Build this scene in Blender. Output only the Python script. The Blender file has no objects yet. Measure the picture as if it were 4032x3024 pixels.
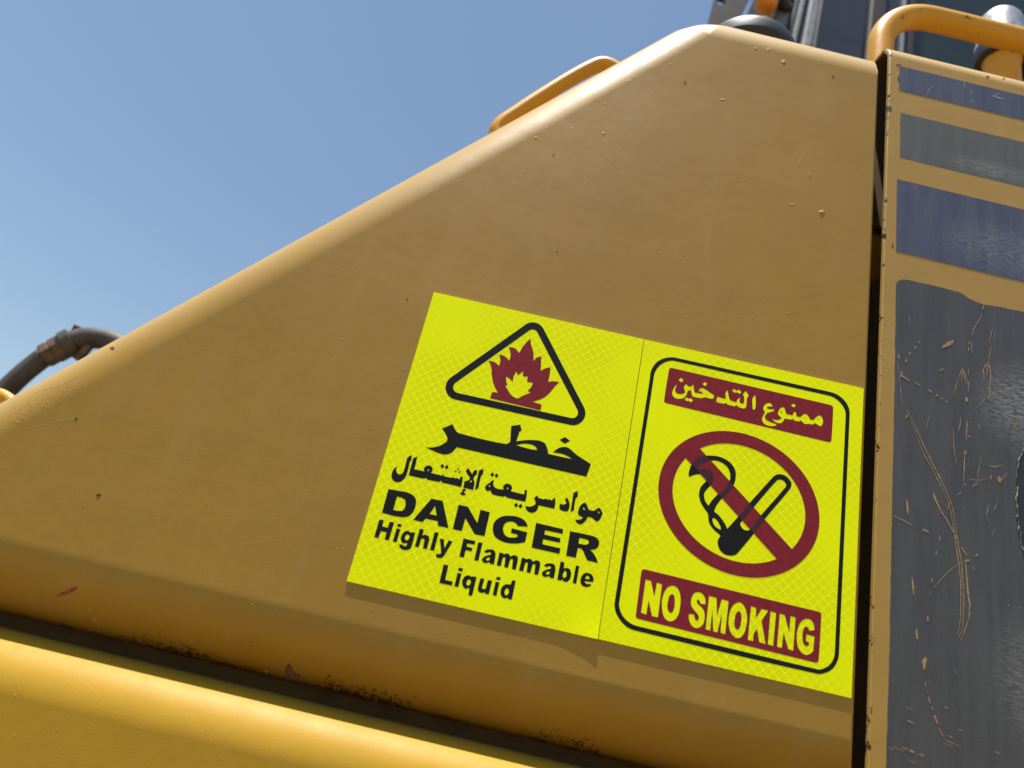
import bpy, bmesh, math, random
from mathutils import Vector, Matrix
from mathutils.geometry import delaunay_2d_cdt
from mathutils.bvhtree import BVHTree

# ------------------------------------------------------------------ camera, sky, sun, exposure
scene = bpy.context.scene
ZC = 1.60                     # camera height above ground (m)
DIST = 0.462                  # camera to panel plane (m)
FPX = 26 / 34.61 * 4032       # focal length in photo pixels
VPX, VPY = 1658.0, -6876.0    # vanishing point of the vertical edges, from the photo centre
UP = Vector((VPX, VPY, FPX)).normalized()
RT = Vector((-VPY, VPX, 0)).normalized()
NN = RT.cross(UP)
CAM = Vector((0, -DIST, ZC))

cam_data = bpy.data.cameras.new('camera')
cam = bpy.data.objects.new('camera', cam_data)
scene.collection.objects.link(cam)
cr, cd, cf = [Vector((RT[i], -NN[i], UP[i])) for i in range(3)]
M = Matrix((cr, -cd, -cf)).transposed().to_4x4()
M.translation = CAM
cam.matrix_world = M
cam_data.sensor_fit = 'HORIZONTAL'
cam_data.sensor_width = 36
cam_data.lens = FPX / 4032 * 36
cam_data.clip_start = 0.01
cam_data.clip_end = 6000
cam_data.dof.use_dof = True
cam_data.dof.focus_distance = 0.53
cam_data.dof.aperture_fstop = 7.0
scene.camera = cam

SUN = Vector((-0.155, -0.105, 0.981)).normalized()      # direction towards the sun
world = bpy.data.worlds.new('World')
scene.world = world
world.use_nodes = True
wn = world.node_tree
wn.nodes.clear()
sky = wn.nodes.new('ShaderNodeTexSky')
sky.sky_type = 'NISHITA'
sky.sun_disc = False
sky.sun_elevation = math.asin(SUN.z)
sky.sun_rotation = math.atan2(SUN.x, SUN.y)
sky.altitude = 300
sky.air_density = 1.5
sky.dust_density = 0.5
sky.ozone_density = 0.8
bg = wn.nodes.new('ShaderNodeBackground')
bg.inputs['Strength'].default_value = 0.075
wo = wn.nodes.new('ShaderNodeOutputWorld')
wn.links.new(sky.outputs['Color'], bg.inputs['Color'])
wn.links.new(bg.outputs['Background'], wo.inputs['Surface'])

sl = bpy.data.lights.new('sun', 'SUN')
sl.energy = 5.0
sl.angle = math.radians(0.53)
sl.color = (1.0, 0.955, 0.89)
so = bpy.data.objects.new('sun', sl)
scene.collection.objects.link(so)
so.rotation_euler = SUN.to_track_quat('Z', 'Y').to_euler()
so.location = (-1, -1, 6)

vs = scene.view_settings
vs.view_transform = 'Standard'
vs.look = 'None'
vs.exposure = 0.78
vs.gamma = 1.0
scene.render.film_transparent = False
scene.cycles.max_bounces = 8

random.seed(4)

# ------------------------------------------------------------------ helpers: pixels, objects, meshes
def W(px, py, y=0.0):
    """photo pixel -> world point on the vertical plane y (the plane the thing stands in)"""
    ray = Vector((px - 2016, py - 1512, FPX))
    X = ray * (-(DIST + y) / ray.dot(NN))
    return Vector((X.dot(RT), y, X.dot(UP) + ZC))

def obj(name, me, mat, parent=None, smooth=False):
    o = bpy.data.objects.new(name, me)
    scene.collection.objects.link(o)
    if mat:
        me.materials.append(mat)
    if parent:
        o.parent = parent
        o.matrix_parent_inverse = parent['_inv'] if False else Matrix.Translation(-world_loc(parent))
    if smooth:
        for p in me.polygons:
            p.use_smooth = True
    return o

def world_loc(o):
    l = o.location.copy()
    return l if o.type == 'EMPTY' else Vector((0, 0, 0))

def empty(name, loc, label, cat):
    o = bpy.data.objects.new(name, None)
    o.empty_display_size = 0.1
    scene.collection.objects.link(o)
    o.location = loc
    o['label'] = label
    o['category'] = cat
    return o

def mesh(name, verts, faces):
    me = bpy.data.meshes.new(name)
    me.from_pydata([tuple(v) for v in verts], [], faces)
    me.update()
    return me

def bm_mesh(name, bm):
    me = bpy.data.meshes.new(name)
    bmesh.ops.recalc_face_normals(bm, faces=bm.faces)
    bm.to_mesh(me)
    bm.free()
    return me

def bevelled(me, width, segs=3):
    bm = bmesh.new(); bm.from_mesh(me)
    bmesh.ops.bevel(bm, geom=list(bm.edges), offset=width, segments=segs, profile=0.5, affect='EDGES')
    bm.to_mesh(me); bm.free()
    return me

def box_mesh(name, x0, x1, y0, y1, z0, z1, bev=0.0, segs=3):
    bm = bmesh.new()
    bmesh.ops.create_cube(bm, size=1)
    for v in bm.verts:
        v.co = ((x0 + x1) / 2 + v.co.x * (x1 - x0), (y0 + y1) / 2 + v.co.y * (y1 - y0), (z0 + z1) / 2 + v.co.z * (z1 - z0))
    if bev:
        bmesh.ops.bevel(bm, geom=list(bm.edges), offset=bev, segments=segs, profile=0.5, affect='EDGES')
    return bm_mesh(name, bm)

def tube_mesh(name, pts, r, seg=20, caps=True, sub=8):
    """swept tube along a smoothed path; r is a number or a list per control point"""
    P = [Vector(p) for p in pts]
    R = r if isinstance(r, (list, tuple)) else [r] * len(P)
    path, rad = [], []
    for i in range(len(P) - 1):
        p0, p1, p2, p3 = P[max(i - 1, 0)], P[i], P[i + 1], P[min(i + 2, len(P) - 1)]
        L = (p2 - p1).length
        def tn(a, b):
            d = b - a
            return d.normalized() * L if d.length > 1e-9 else d
        m1, m2 = tn(p0, p2), tn(p1, p3)
        for k in range(sub):
            t = k / sub
            h = (2*t**3 - 3*t**2 + 1, t**3 - 2*t**2 + t, -2*t**3 + 3*t**2, t**3 - t**2)
            path.append(p1*h[0] + m1*h[1] + p2*h[2] + m2*h[3])
            rad.append(R[i]*(1-t) + R[i+1]*t)
    path.append(P[-1]); rad.append(R[-1])
    vs_, fs = [], []
    nrm = None
    for i, p in enumerate(path):
        t = (path[min(i+1, len(path)-1)] - path[max(i-1, 0)]).normalized()
        if nrm is None:
            nrm = t.orthogonal().normalized()
        nrm = (nrm - t * nrm.dot(t)).normalized()
        b = t.cross(nrm)
        for k in range(seg):
            a = 2*math.pi*k/seg
            vs_.append(p + (nrm*math.cos(a) + b*math.sin(a))*rad[i])
    n = len(path)
    for i in range(n-1):
        for k in range(seg):
            fs.append((i*seg+k, i*seg+(k+1) % seg, (i+1)*seg+(k+1) % seg, (i+1)*seg+k))
    if caps:
        fs.append(tuple(range(seg-1, -1, -1)))
        fs.append(tuple((n-1)*seg+k for k in range(seg)))
    return mesh(name, vs_, fs)

def lathe_mesh(name, profile, centre, axis=Vector((0, 0, 1)), seg=48):
    """profile: list of (radius, height) along the axis"""
    axis = axis.normalized()
    u = axis.orthogonal().normalized(); v = axis.cross(u)
    vs_, fs = [], []
    for r, h in profile:
        for k in range(seg):
            a = 2*math.pi*k/seg
            vs_.append(Vector(centre) + axis*h + (u*math.cos(a) + v*math.sin(a))*r)
    for i in range(len(profile)-1):
        for k in range(seg):
            fs.append((i*seg+k, i*seg+(k+1) % seg, (i+1)*seg+(k+1) % seg, (i+1)*seg+k))
    return mesh(name, vs_, fs)

# ------------------------------------------------------------------ helpers: node materials
def material(name):
    m = bpy.data.materials.new(name)
    m.use_nodes = True
    nt = m.node_tree
    bsdf = next(n for n in nt.nodes if n.type == 'BSDF_PRINCIPLED')
    return m, nt, bsdf

class N:
    """tiny wrapper to write node maths"""
    def __init__(s, nt):
        s.nt = nt
        s.pos = nt.nodes.new('ShaderNodeNewGeometry').outputs['Position']
    def link(s, a, b):
        if isinstance(a, (int, float)):
            b.default_value = a
        elif isinstance(a, (tuple, list)):
            b.default_value = tuple(a) if len(a) == len(b.default_value) else tuple(a) + (1,)
        else:
            s.nt.links.new(a, b)
    def math(s, op, a, b=0.0, clamp=False):
        n = s.nt.nodes.new('ShaderNodeMath'); n.operation = op; n.use_clamp = clamp
        s.link(a, n.inputs[0]); s.link(b, n.inputs[1])
        return n.outputs[0]
    def noise(s, scale, detail=3, rough=0.55, vec=None, dist=0.0):
        n = s.nt.nodes.new('ShaderNodeTexNoise')
        n.inputs['Scale'].default_value = scale
        n.inputs['Detail'].default_value = detail
        n.inputs['Roughness'].default_value = rough
        n.inputs['Distortion'].default_value = dist
        s.nt.links.new(vec if vec is not None else s.pos, n.inputs['Vector'])
        return n.outputs['Fac']
    def ramp(s, f, a, b, va=0.0, vb=1.0, smooth=True):
        n = s.nt.nodes.new('ShaderNodeMapRange')
        n.interpolation_type = 'SMOOTHSTEP' if smooth else 'LINEAR'
        s.link(f, n.inputs[0])
        for i, v in zip((1, 2, 3, 4), (a, b, va, vb)):
            n.inputs[i].default_value = v
        return n.outputs[0]
    def mix(s, f, a, b, mode='MIX'):
        n = s.nt.nodes.new('ShaderNodeMix'); n.data_type = 'RGBA'; n.blend_type = mode
        s.link(f, n.inputs[0])
        s.link(a if not isinstance(a, (tuple, list)) else tuple(a) + (1,), n.inputs[6])
        s.link(b if not isinstance(b, (tuple, list)) else tuple(b) + (1,), n.inputs[7])
        return n.outputs[2]
    def xyz(s, vec=None):
        n = s.nt.nodes.new('ShaderNodeSeparateXYZ')
        s.nt.links.new(vec if vec is not None else s.pos, n.inputs[0])
        return n.outputs
    def mapping(s, loc=(0, 0, 0), rot=(0, 0, 0), scale=(1, 1, 1)):
        n = s.nt.nodes.new('ShaderNodeMapping')
        n.inputs['Location'].default_value = loc
        n.inputs['Rotation'].default_value = rot
        n.inputs['Scale'].default_value = scale
        s.nt.links.new(s.pos, n.inputs['Vector'])
        return n.outputs[0]
    def bump(s, h, dist, normal=None, strength=1.0):
        n = s.nt.nodes.new('ShaderNodeBump')
        n.inputs['Distance'].default_value = dist
        n.inputs['Strength'].default_value = strength
        s.link(h, n.inputs['Height'])
        if normal is not None:
            s.nt.links.new(normal, n.inputs['Normal'])
        return n.outputs[0]

def paint(name, col, col2, rough=0.42, peel=7e-5, wave=2.5e-4, rust=None, spec=0.5, dust=0.25, sheen=.24):
    """aged machine paint: orange peel, faint sheet waves, patchy fading; rust = function(n) -> mask"""
    m, nt, b = material(name)
    n = N(nt)
    big = n.noise(5.0, 2)
    mid = n.noise(38.0, 2, 0.6)
    fine = n.noise(1250.0, 1, 0.6)
    streak = n.noise(1.0, 2, 0.6, n.mapping(scale=(40, 40, 7)))
    f = n.math('ADD', n.math('MULTIPLY', n.ramp(big, .3, .7), .6), n.math('MULTIPLY', n.ramp(mid, .3, .75), .4))
    c = n.mix(f, col, col2)
    c = n.mix(n.math('MULTIPLY', n.ramp(streak, .45, .85), dust*.5), c, (0.42, 0.31, 0.15))
    c = n.mix(n.math('MULTIPLY', n.ramp(fine, .62, .72), .25), c, tuple(v * .55 for v in col))
    r = n.math('ADD', rough - .06, n.math('MULTIPLY', mid, .14))
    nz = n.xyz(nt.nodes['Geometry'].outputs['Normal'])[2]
    sheen = n.ramp(nz, -.12, .45, 0.0, sheen*2.6)         # dust sheen, boosted on upward faces to paint in their sunlit highlight
    h3 = n.bump(n.math('ADD', n.math('ADD', n.math('MULTIPLY', mid, wave), n.math('MULTIPLY', fine, peel)), n.math('MULTIPLY', big, wave*8)), 1.0)
    if rust:
        mask, grit = rust(n)
        c = n.mix(mask, c, n.mix(n.ramp(n.noise(420, 3), .35, .65), (0.040, 0.017, 0.010), (0.11, 0.045, 0.022)))
        r = n.math('ADD', r, n.math('MULTIPLY', mask, .4), True)
        h3 = n.bump(n.math('MULTIPLY', mask, -1.0), 2.5e-4, h3)
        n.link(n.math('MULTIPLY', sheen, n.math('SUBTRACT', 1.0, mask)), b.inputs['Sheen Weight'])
        n.link(n.math('SUBTRACT', spec, n.math('MULTIPLY', mask, spec*.8)), b.inputs['Specular IOR Level'])
    n.link(c, b.inputs['Base Color'])
    n.link(r, b.inputs['Roughness'])
    if not rust:
        b.inputs['Specular IOR Level'].default_value = spec
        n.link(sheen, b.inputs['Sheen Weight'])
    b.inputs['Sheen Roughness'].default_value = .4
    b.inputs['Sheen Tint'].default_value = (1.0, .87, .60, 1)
    n.link(h3, b.inputs['Normal'])
    return m

def plain(name, col, rough=0.5, metal=0.0, var=0.15, scale=60, bump=0.0, spec=0.5):
    m, nt, b = material(name)
    n = N(nt)
    f = n.noise(scale, 4, .6)
    n.link(n.mix(n.ramp(f, .3, .7), tuple(v*(1-var) for v in col), tuple(min(1, v*(1+var)) for v in col)), b.inputs['Base Color'])
    n.link(n.math('ADD', rough - .05, n.math('MULTIPLY', f, .1)), b.inputs['Roughness'])
    b.inputs['Metallic'].default_value = metal
    b.inputs['Specular IOR Level'].default_value = spec
    if bump:
        n.link(n.bump(n.noise(scale * 8, 3), bump), b.inputs['Normal'])
    return m

YEL = (0.318, 0.182, 0.017)
YEL2 = (0.286, 0.166, 0.020)

def rust_bottom(n):
    x, y, z = n.xyz()
    zz = n.math('SUBTRACT', z, ZC)
    band = n.ramp(zz, 0.012, -0.006)                       # only the lowest folded lip
    patch = n.ramp(n.noise(14, 3), .36, .60)
    grit = n.noise(330, 5, .7)
    m = n.ramp(n.math('ADD', n.math('MULTIPLY', n.math('MULTIPLY', band, patch), .38), grit), .80, .95)
    lip = n.ramp(n.math('ADD', n.math('MULTIPLY', n.ramp(zz, .003, -.009), .5), n.math('MULTIPLY', n.noise(60, 4), .55)), .62, .8)
    return n.math('MAXIMUM', m, n.math('MULTIPLY', lip, .7)), grit

def rust_door(n):
    x, y, z = n.xyz()
    band = n.ramp(x, 0.2478, 0.2462)
    grit = n.noise(120, 5, .75)
    m = n.ramp(n.math('ADD', n.math('MULTIPLY', band, .20), grit), .765, .80)
    top = n.math('MULTIPLY', n.ramp(x, 0.2505, 0.2465), n.ramp(z, ZC + .555, ZC + .575))
    m2 = n.ramp(n.math('ADD', n.math('MULTIPLY', top, .28), grit), .76, .84)
    return n.math('MAXIMUM', m, m2), grit

def rust_rail(n):
    grit = n.noise(75, 4, .6)
    return n.ramp(grit, .665, .70), grit

def rust_none(n):
    grit = n.noise(150, 4, .7)
    return n.ramp(grit, .76, .80), grit

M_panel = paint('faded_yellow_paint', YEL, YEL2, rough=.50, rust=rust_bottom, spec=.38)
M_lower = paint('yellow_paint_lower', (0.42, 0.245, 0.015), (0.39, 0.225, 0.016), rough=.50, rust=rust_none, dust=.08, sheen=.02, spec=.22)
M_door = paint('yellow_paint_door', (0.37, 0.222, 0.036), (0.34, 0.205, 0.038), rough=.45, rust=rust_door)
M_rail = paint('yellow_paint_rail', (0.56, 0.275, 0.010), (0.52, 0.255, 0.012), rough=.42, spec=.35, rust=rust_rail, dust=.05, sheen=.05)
M_dark_in = plain('interior_shade_brown', (0.17, 0.11, 0.055), .85)  # darkened brown, stands in for the shade inside gaps
M_black = plain('black_rubber', (0.016, 0.016, 0.018), .5, var=.25, scale=40, bump=2e-5)
M_hose = plain('dusty_black_hose', (0.060, 0.052, 0.044), .62, var=.45, scale=25, bump=1e-4)
M_brown = plain('rusty_brown_fitting', (0.10, 0.055, 0.035), .6, var=.4, scale=70)
M_silver = plain('dull_silver_metal', (0.45, 0.45, 0.44), .42, metal=.75, var=.3, scale=60)
M_bracket = plain('dark_brown_bracket', (0.035, 0.028, 0.022), .55, var=.3)
M_cabframe = plain('blue_black_cab_paint', (0.022, 0.026, 0.036), .33, var=.15, scale=20)
M_cabdark = plain('black_cab_rubber', (0.010, 0.011, 0.013), .6)
M_trim = plain('grey_cab_trim', (0.26, 0.28, 0.31), .35, var=.2)
M_cabbrown = plain('brown_cab_pillar', (0.075, 0.060, 0.055), .5)
M_orange = plain('orange_lamp_plastic', (0.55, 0.20, 0.015), .35)
M_scr = plain('bared_yellow_scratch', (0.30, 0.195, 0.085), .6, var=.3, scale=400)
M_scr_pale = plain('pale_scuff', (0.22, 0.21, 0.20), .7, var=.3, scale=400)
M_rustchip = plain('rust_chip', (0.075, 0.026, 0.014), .8, var=.5, scale=500, bump=2e-4)
M_redscuff = plain('red_scuff_mark', (0.22, 0.030, 0.014), .6, var=.5, scale=600)
M_darkchip = plain('dark_chip', (0.045, 0.022, 0.016), .8, var=.5, scale=500)

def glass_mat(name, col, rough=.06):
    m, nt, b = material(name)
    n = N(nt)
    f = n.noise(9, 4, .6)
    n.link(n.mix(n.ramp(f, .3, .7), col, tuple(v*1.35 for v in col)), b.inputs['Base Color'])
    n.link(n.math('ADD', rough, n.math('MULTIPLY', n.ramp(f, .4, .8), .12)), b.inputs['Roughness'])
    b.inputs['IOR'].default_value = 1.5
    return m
M_glass = glass_mat('tinted_green_cab_glass', (0.018, 0.026, 0.024))
M_glass2 = glass_mat('sky_toned_cab_glass', (0.14, 0.16, 0.18), .2)  # pale base colour carries the sky seen through and reflected

def decal_mat(name, col, col2, scuffs):
    m, nt, b = material(name)
    n = N(nt)
    x, y, z = n.xyz()
    streak = n.noise(1.0, 4, .65, n.mapping(scale=(120, 120, 9)))
    fine = n.noise(700, 4, .65)
    c = n.mix(n.ramp(streak, .3, .75), col, col2)
    c = n.mix(n.math('MULTIPLY', n.ramp(fine, .5, .75), .35), c, tuple(min(1, v*1.9) for v in col2))
    pale = None
    for (cx, cz, rx, rz, amt) in scuffs:
        dx = n.math('DIVIDE', n.math('SUBTRACT', x, cx), rx)
        dz = n.math('DIVIDE', n.math('SUBTRACT', z, cz), rz)
        d = n.math('SQRT', n.math('ADD', n.math('MULTIPLY', dx, dx), n.math('MULTIPLY', dz, dz)))
        mk = n.math('MULTIPLY', n.ramp(d, 1.0, .15), amt)
        pale = mk if pale is None else n.math('MAXIMUM', pale, mk)
    bmp = n.bump(fine, 7e-5)
    if pale is not None:
        arcs = n.noise(1.0, 5, .7, n.mapping(rot=(0, math.radians(25), 0), scale=(160, 160, 800)), .6)
        c = n.mix(n.math('MULTIPLY', pale, n.ramp(arcs, .38, .66)), c, (0.34, 0.34, 0.33))
        bmp = n.bump(n.math('MULTIPLY', arcs, pale), 3e-4, bmp)
    n.link(c, b.inputs['Base Color'])
    b.inputs['Roughness'].default_value = .5
    n.link(bmp, b.inputs['Normal'])
    return m
M_blue = decal_mat('faded_blue_stripe', (0.040, 0.052, 0.105), (0.070, 0.080, 0.112), [(.335, ZC+.40, .06, .03, .35)])
M_grey = decal_mat('grey_stripe', (0.072, 0.076, 0.070), (0.095, 0.098, 0.088), [(.33, ZC+.475, .05, .012, .4)])
M_grey2 = decal_mat('charcoal_decal', (0.044, 0.046, 0.050), (0.064, 0.066, 0.068),
                    [(.352, ZC+.270, .050, .045, .65), (.345, ZC+.09, .035, .05, .35)])

# reflective fluorescent sheet: cell lattice
def sheet_mat(name, ang):
    m, nt, b = material(name)
    n = N(nt)
    mp = n.mapping(rot=(0, ang, 0))
    xs = n.xyz(mp)
    wob = n.math('MULTIPLY', n.math('SUBTRACT', n.noise(160, 2), .5), .0012)
    pitch = 0.0045
    def fam(v):
        t = n.math('FRACT', n.math('DIVIDE', n.math('ADD', v, wob), pitch))
        return n.math('MULTIPLY', n.math('ABSOLUTE', n.math('SUBTRACT', t, .5)), 2.0)
    a, c2 = fam(xs[0]), fam(xs[2])
    # rounded cells: superellipse distance
    d = n.math('POWER', n.math('ADD', n.math('POWER', a, 5.0), n.math('POWER', c2, 5.0)), .2)
    line = n.ramp(d, .80, .93)
    vis = n.ramp(n.noise(13, 2), .30, .66, .12, .85)
    line = n.math('MULTIPLY', line, vis)
    grain = n.noise(1500, 2)
    cell = n.mix(vis, (0.85, 0.95, 0.001), (0.72, 0.78, 0.001))
    c = n.mix(line, cell, (0.90, 0.99, 0.008))
    c = n.mix(n.math('MULTIPLY', n.ramp(grain, .45, .7), .12), c, (0.55, 0.57, 0.01))
    n.link(c, b.inputs['Base Color'])
    b.inputs['Roughness'].default_value = .45
    b.inputs['Specular IOR Level'].default_value = .06
    n.link(n.bump(line, 3e-5), b.inputs['Normal'])
    return m
M_sheet = sheet_mat('fluorescent_yellow_reflective_sheet', math.radians(42))
M_sheet2 = sheet_mat('fluorescent_yellow_reflective_sheet', math.radians(47))
M_ink = plain('black_print', (0.0105, 0.011, 0.013), .5, var=.3, scale=900, spec=.12)
M_red = plain('crimson_print', (0.205, 0.016, 0.026), .5, var=.10, scale=300, spec=.15)
M_mixink = plain('crimson_over_black_print', (0.052, 0.020, 0.027), .5, var=.15, scale=500, spec=.15)

# ------------------------------------------------------------------ ground
def sand():
    m, nt, b = material('desert_sand')
    n = N(nt)
    f1, f2, f3 = n.noise(.25, 4), n.noise(3, 5, .6), n.noise(60, 4, .7)
    c = n.mix(n.ramp(f1, .3, .7), (0.25, 0.185, 0.11), (0.21, 0.155, 0.095))
    c = n.mix(n.math('MULTIPLY', n.ramp(f3, .45, .7), .4), c, (0.29, 0.22, 0.14))
    n.link(c, b.inputs['Base Color'])
    b.inputs['Roughness'].default_value = .95
    n.link(n.bump(f3, .01, n.bump(f2, .08)), b.inputs['Normal'])
    return m
gr = obj('ground', mesh('ground', [(-3000, -3000, 0), (3000, -3000, 0), (3000, 3000, 0), (-3000, 3000, 0)], [(0, 1, 2, 3)]), sand())
gr['kind'] = 'structure'

# ------------------------------------------------------------------ excavator
EXC = empty('excavator', (0.2, 1.2, 0), 'yellow excavator with scratched grey and blue decals on its side door', 'excavator')

def slant_offset(R):
    """sharp corner line of the sloping edge so that its rounded silhouette falls on the photographed line"""
    p, q = W(0, 872*4032/2212), W(1400*4032/2212, 100*4032/2212)
    d = (q - p).normalized()
    nrm = Vector((-d.z, 0, d.x))
    s0 = (p - Vector((0, 0, ZC))).dot(nrm)
    L = math.hypot(DIST, s0)
    S = R + ((R + DIST)*s0 - R*L) / DIST
    return d, nrm, S
RS, RTOP, RB, RR = .037, .044, .040, .005
d_, n_, S_ = slant_offset(RS)
z0 = W(3092, 158.6).z - ZC
L = math.hypot(DIST, z0)
ZT = ZC + RTOP + ((RTOP + DIST)*z0 - RTOP*L)/DIST
ZB = ZC - .0062
XR = .2395
def on_slant_z(z):
    # point p with (p-c).n_ = S_
    return (S_ - (z - ZC)*n_.z)/n_.x
def on_slant_x(x):
    return ZC + (S_ - x*n_.x)/n_.z
XL = -.34
poly = [(XL, ZB), (XR, ZB), (XR, ZT), (on_slant_z(ZT), ZT), (XL, on_slant_x(XL))]
DEPTH = .42
bm = bmesh.new()
fv = [bm.verts.new((x, 0, z)) for x, z in poly]
bv = [bm.verts.new((x, DEPTH, z)) for x, z in poly]
k = len(poly)
bm.faces.new(fv); bm.faces.new(bv[::-1])
for i in range(k):
    bm.faces.new((fv[i], bv[i], bv[(i+1) % k], fv[(i+1) % k]))
bmesh.ops.recalc_face_normals(bm, faces=bm.faces)
lay = bm.edges.layers.float.new('bevel_weight_edge')
WMAX = .050
for i, r in zip(range(k), (RB, RR, RTOP, RS, .012)):
    e = bm.edges.get((fv[i], fv[(i+1) % k]))
    e[lay] = r / WMAX
bm.edges.get((fv[3], bv[3]))[lay] = .040 / WMAX
bm.edges.get((fv[2], bv[2]))[lay] = .004 / WMAX
bm.edges.get((fv[4], bv[4]))[lay] = .030 / WMAX
me = bm_mesh('tool_box_cover', bm)
cover = obj('tool_box_cover', me, M_panel, EXC, smooth=True)
cover['label'] = 'faded yellow sloping tool box cover with rounded edges'
md = cover.modifiers.new('bevel', 'BEVEL')
md.limit_method = 'WEIGHT'; md.width = WMAX; md.segments = 14; md.offset_type = 'OFFSET'
md.harden_normals = True; md.use_clamp_overlap = False

# lower cover, stands 8 mm proud, rolled top edge
RL, PROUD = .030, .008
ZL = ZC - .0142
def roll_profile(y_front, z_top, r, z_bot, depth, seg=14):
    pr = [(y_front, z_bot)]
    for i in range(seg+1):
        a = math.pi/2*i/seg
        pr.append((y_front + r - r*math.cos(a), z_top - r + r*math.sin(a)))
    pr.append((y_front + depth, z_top))
    return pr
def extrude_profile(name, pr, x0, x1, closed=False):
    vs_ = [(x0, y, z) for y, z in pr] + [(x1, y, z) for y, z in pr]
    n = len(pr)
    fs = [(i, i+1, n+i+1, n+i) for i in range(n-1)]
    if closed:
        fs += [(n-1, 0, n, 2*n-1), tuple(range(n-1, -1, -1)), tuple(range(n, 2*n))]
    return mesh(name, vs_, fs)
pr = roll_profile(-PROUD, ZL, RL, ZC - .46, .30)
pr.append((-PROUD + .30, ZC - .46))
lower = obj('lower_side_cover', extrude_profile('lower_side_cover', pr, -.62, 1.10, True), M_lower, EXC, smooth=True)
lower['label'] = 'brighter yellow lower cover with sunlit rolled edge'
for p in lower.data.polygons:
    if len(p.vertices) > 4: p.use_smooth = False

# side door: bent sheet, 4 mm thick, open left end
XD0, XD1 = .2452, 1.05
T = .0042
RD = .023
z0 = W(3900, 290).z - ZC
L = math.hypot(DIST, z0)
ZD = ZC + RD + ((RD + DIST)*z0 - RD*L)/DIST
def door_prof(off, seg=12):
    r = RD - off
    out = [(off, ZC - .10)]
    for i in range(seg*2+1):
        a = math.pi*i/(seg*2)
        out.append((RD - r*math.cos(a), ZD - RD + r*math.sin(a)))
    out.append((2*RD - off, ZC + .43))
    return out
outer, inner = door_prof(0), door_prof(T)
pr = outer + inner[::-1]
dm = extrude_profile('side_door', pr, XD0, XD1, False)
n = len(pr); m_ = len(outer)
bm = bmesh.new(); bm.from_mesh(dm)
bm.verts.ensure_lookup_table()
for base, flip in ((0, False), (n, True)):
    for i in range(m_-1):
        q = [bm.verts[base+i], bm.verts[base+i+1], bm.verts[base+n-2-i], bm.verts[base+n-1-i]]
        bm.faces.new(q if flip else q[::-1])
bm.faces.new([bm.verts[i] for i in (n-1, 0, n, 2*n-1)])
bmesh.ops.remove_doubles(bm, verts=bm.verts, dist=1e-6)
bmesh.ops.recalc_face_normals(bm, faces=bm.faces)
ed = [e for e in bm.edges if all(abs(v.co.x - XD0) < 1e-5 for v in e.verts) and e.calc_face_angle(0) > 1.0]
bmesh.ops.bevel(bm, geom=ed, offset=.0013, segments=3, profile=.5, affect='EDGES')
bm.to_mesh(dm); bm.free()
door = obj('side_door', dm, M_door, EXC, smooth=True)
door['label'] = 'dull yellow side door with grey and blue decals and chipped edge'
dm.set_sharp_from_angle(angle=math.radians(50))
dm.materials.append(M_dark_in)                      # inner faces of the bent sheet: shade put into the colour
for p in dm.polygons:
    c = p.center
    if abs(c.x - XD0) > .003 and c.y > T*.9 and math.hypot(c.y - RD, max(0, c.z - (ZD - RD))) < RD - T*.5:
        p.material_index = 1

for o in (door, lower):
    wm = o.modifiers.new('normals', 'WEIGHTED_NORMAL')
    wm.keep_sharp = True
    wm.weight = 100
lower.data.set_sharp_from_angle(angle=math.radians(50))
bpy.context.view_layer.update()
deps = bpy.context.evaluated_depsgraph_get()
BV = {}
for o in (cover, door, lower):
    BV[o.name] = BVHTree.FromObject(o, deps)
def drop(px, py, o, lift=.00015):
    """where the sight line of a pixel meets the surface of o (o has world-space vertices)"""
    t = (W(px, py) - CAM).normalized()
    inv = o.matrix_world.inverted()
    loc, nor, idx, dist = BV[o.name].ray_cast(inv @ CAM, t)
    if loc is None:
        return None
    return o.matrix_world @ loc + nor*lift

# ------------------------------------------------------------------ flat print: traced outlines
def frame(x0, y0, sc):
    return lambda u, v: (x0 + u*sc, y0 + v*sc)
FR = dict(A=frame(1300, 1100, .5877), B=frame(1300, 1650, .5877), P1=frame(1500, 1760, .19892), P2=frame(1880, 1820, .23508),
          P3=frame(2600, 1440, .17179), P4=frame(2940, 1530, .17179), P5=frame(2640, 1750, .27125), Q1=frame(1900, 1980, .217),
          Q2=frame(1440, 2030, .20796), Q3=frame(2500, 2270, .18083), Q4=frame(2850, 2360, .18083), Q5=frame(1700, 2190, .29837),
          C3=frame(2350, 1300, .49729), C4=frame(2350, 1950, .49729), R1=frame(3332, 1000, .31646), R2=frame(3332, 1500, .31646),
          R3=frame(3332, 2000, .31646), R4=frame(3332, 2499, .31646), Z5=frame(0, 2200, .4973), Z6=frame(1000, 2200, .4973), F=frame(0, 0, 1))
def pts(fr, s, off=(0, 0)):
    out = []
    for t in s.split():
        if t in FR:
            fr = t; continue
        u, v = t.split(',')
        out.append(FR[fr](float(u) + off[0], float(v) + off[1]))
    return out
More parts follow.
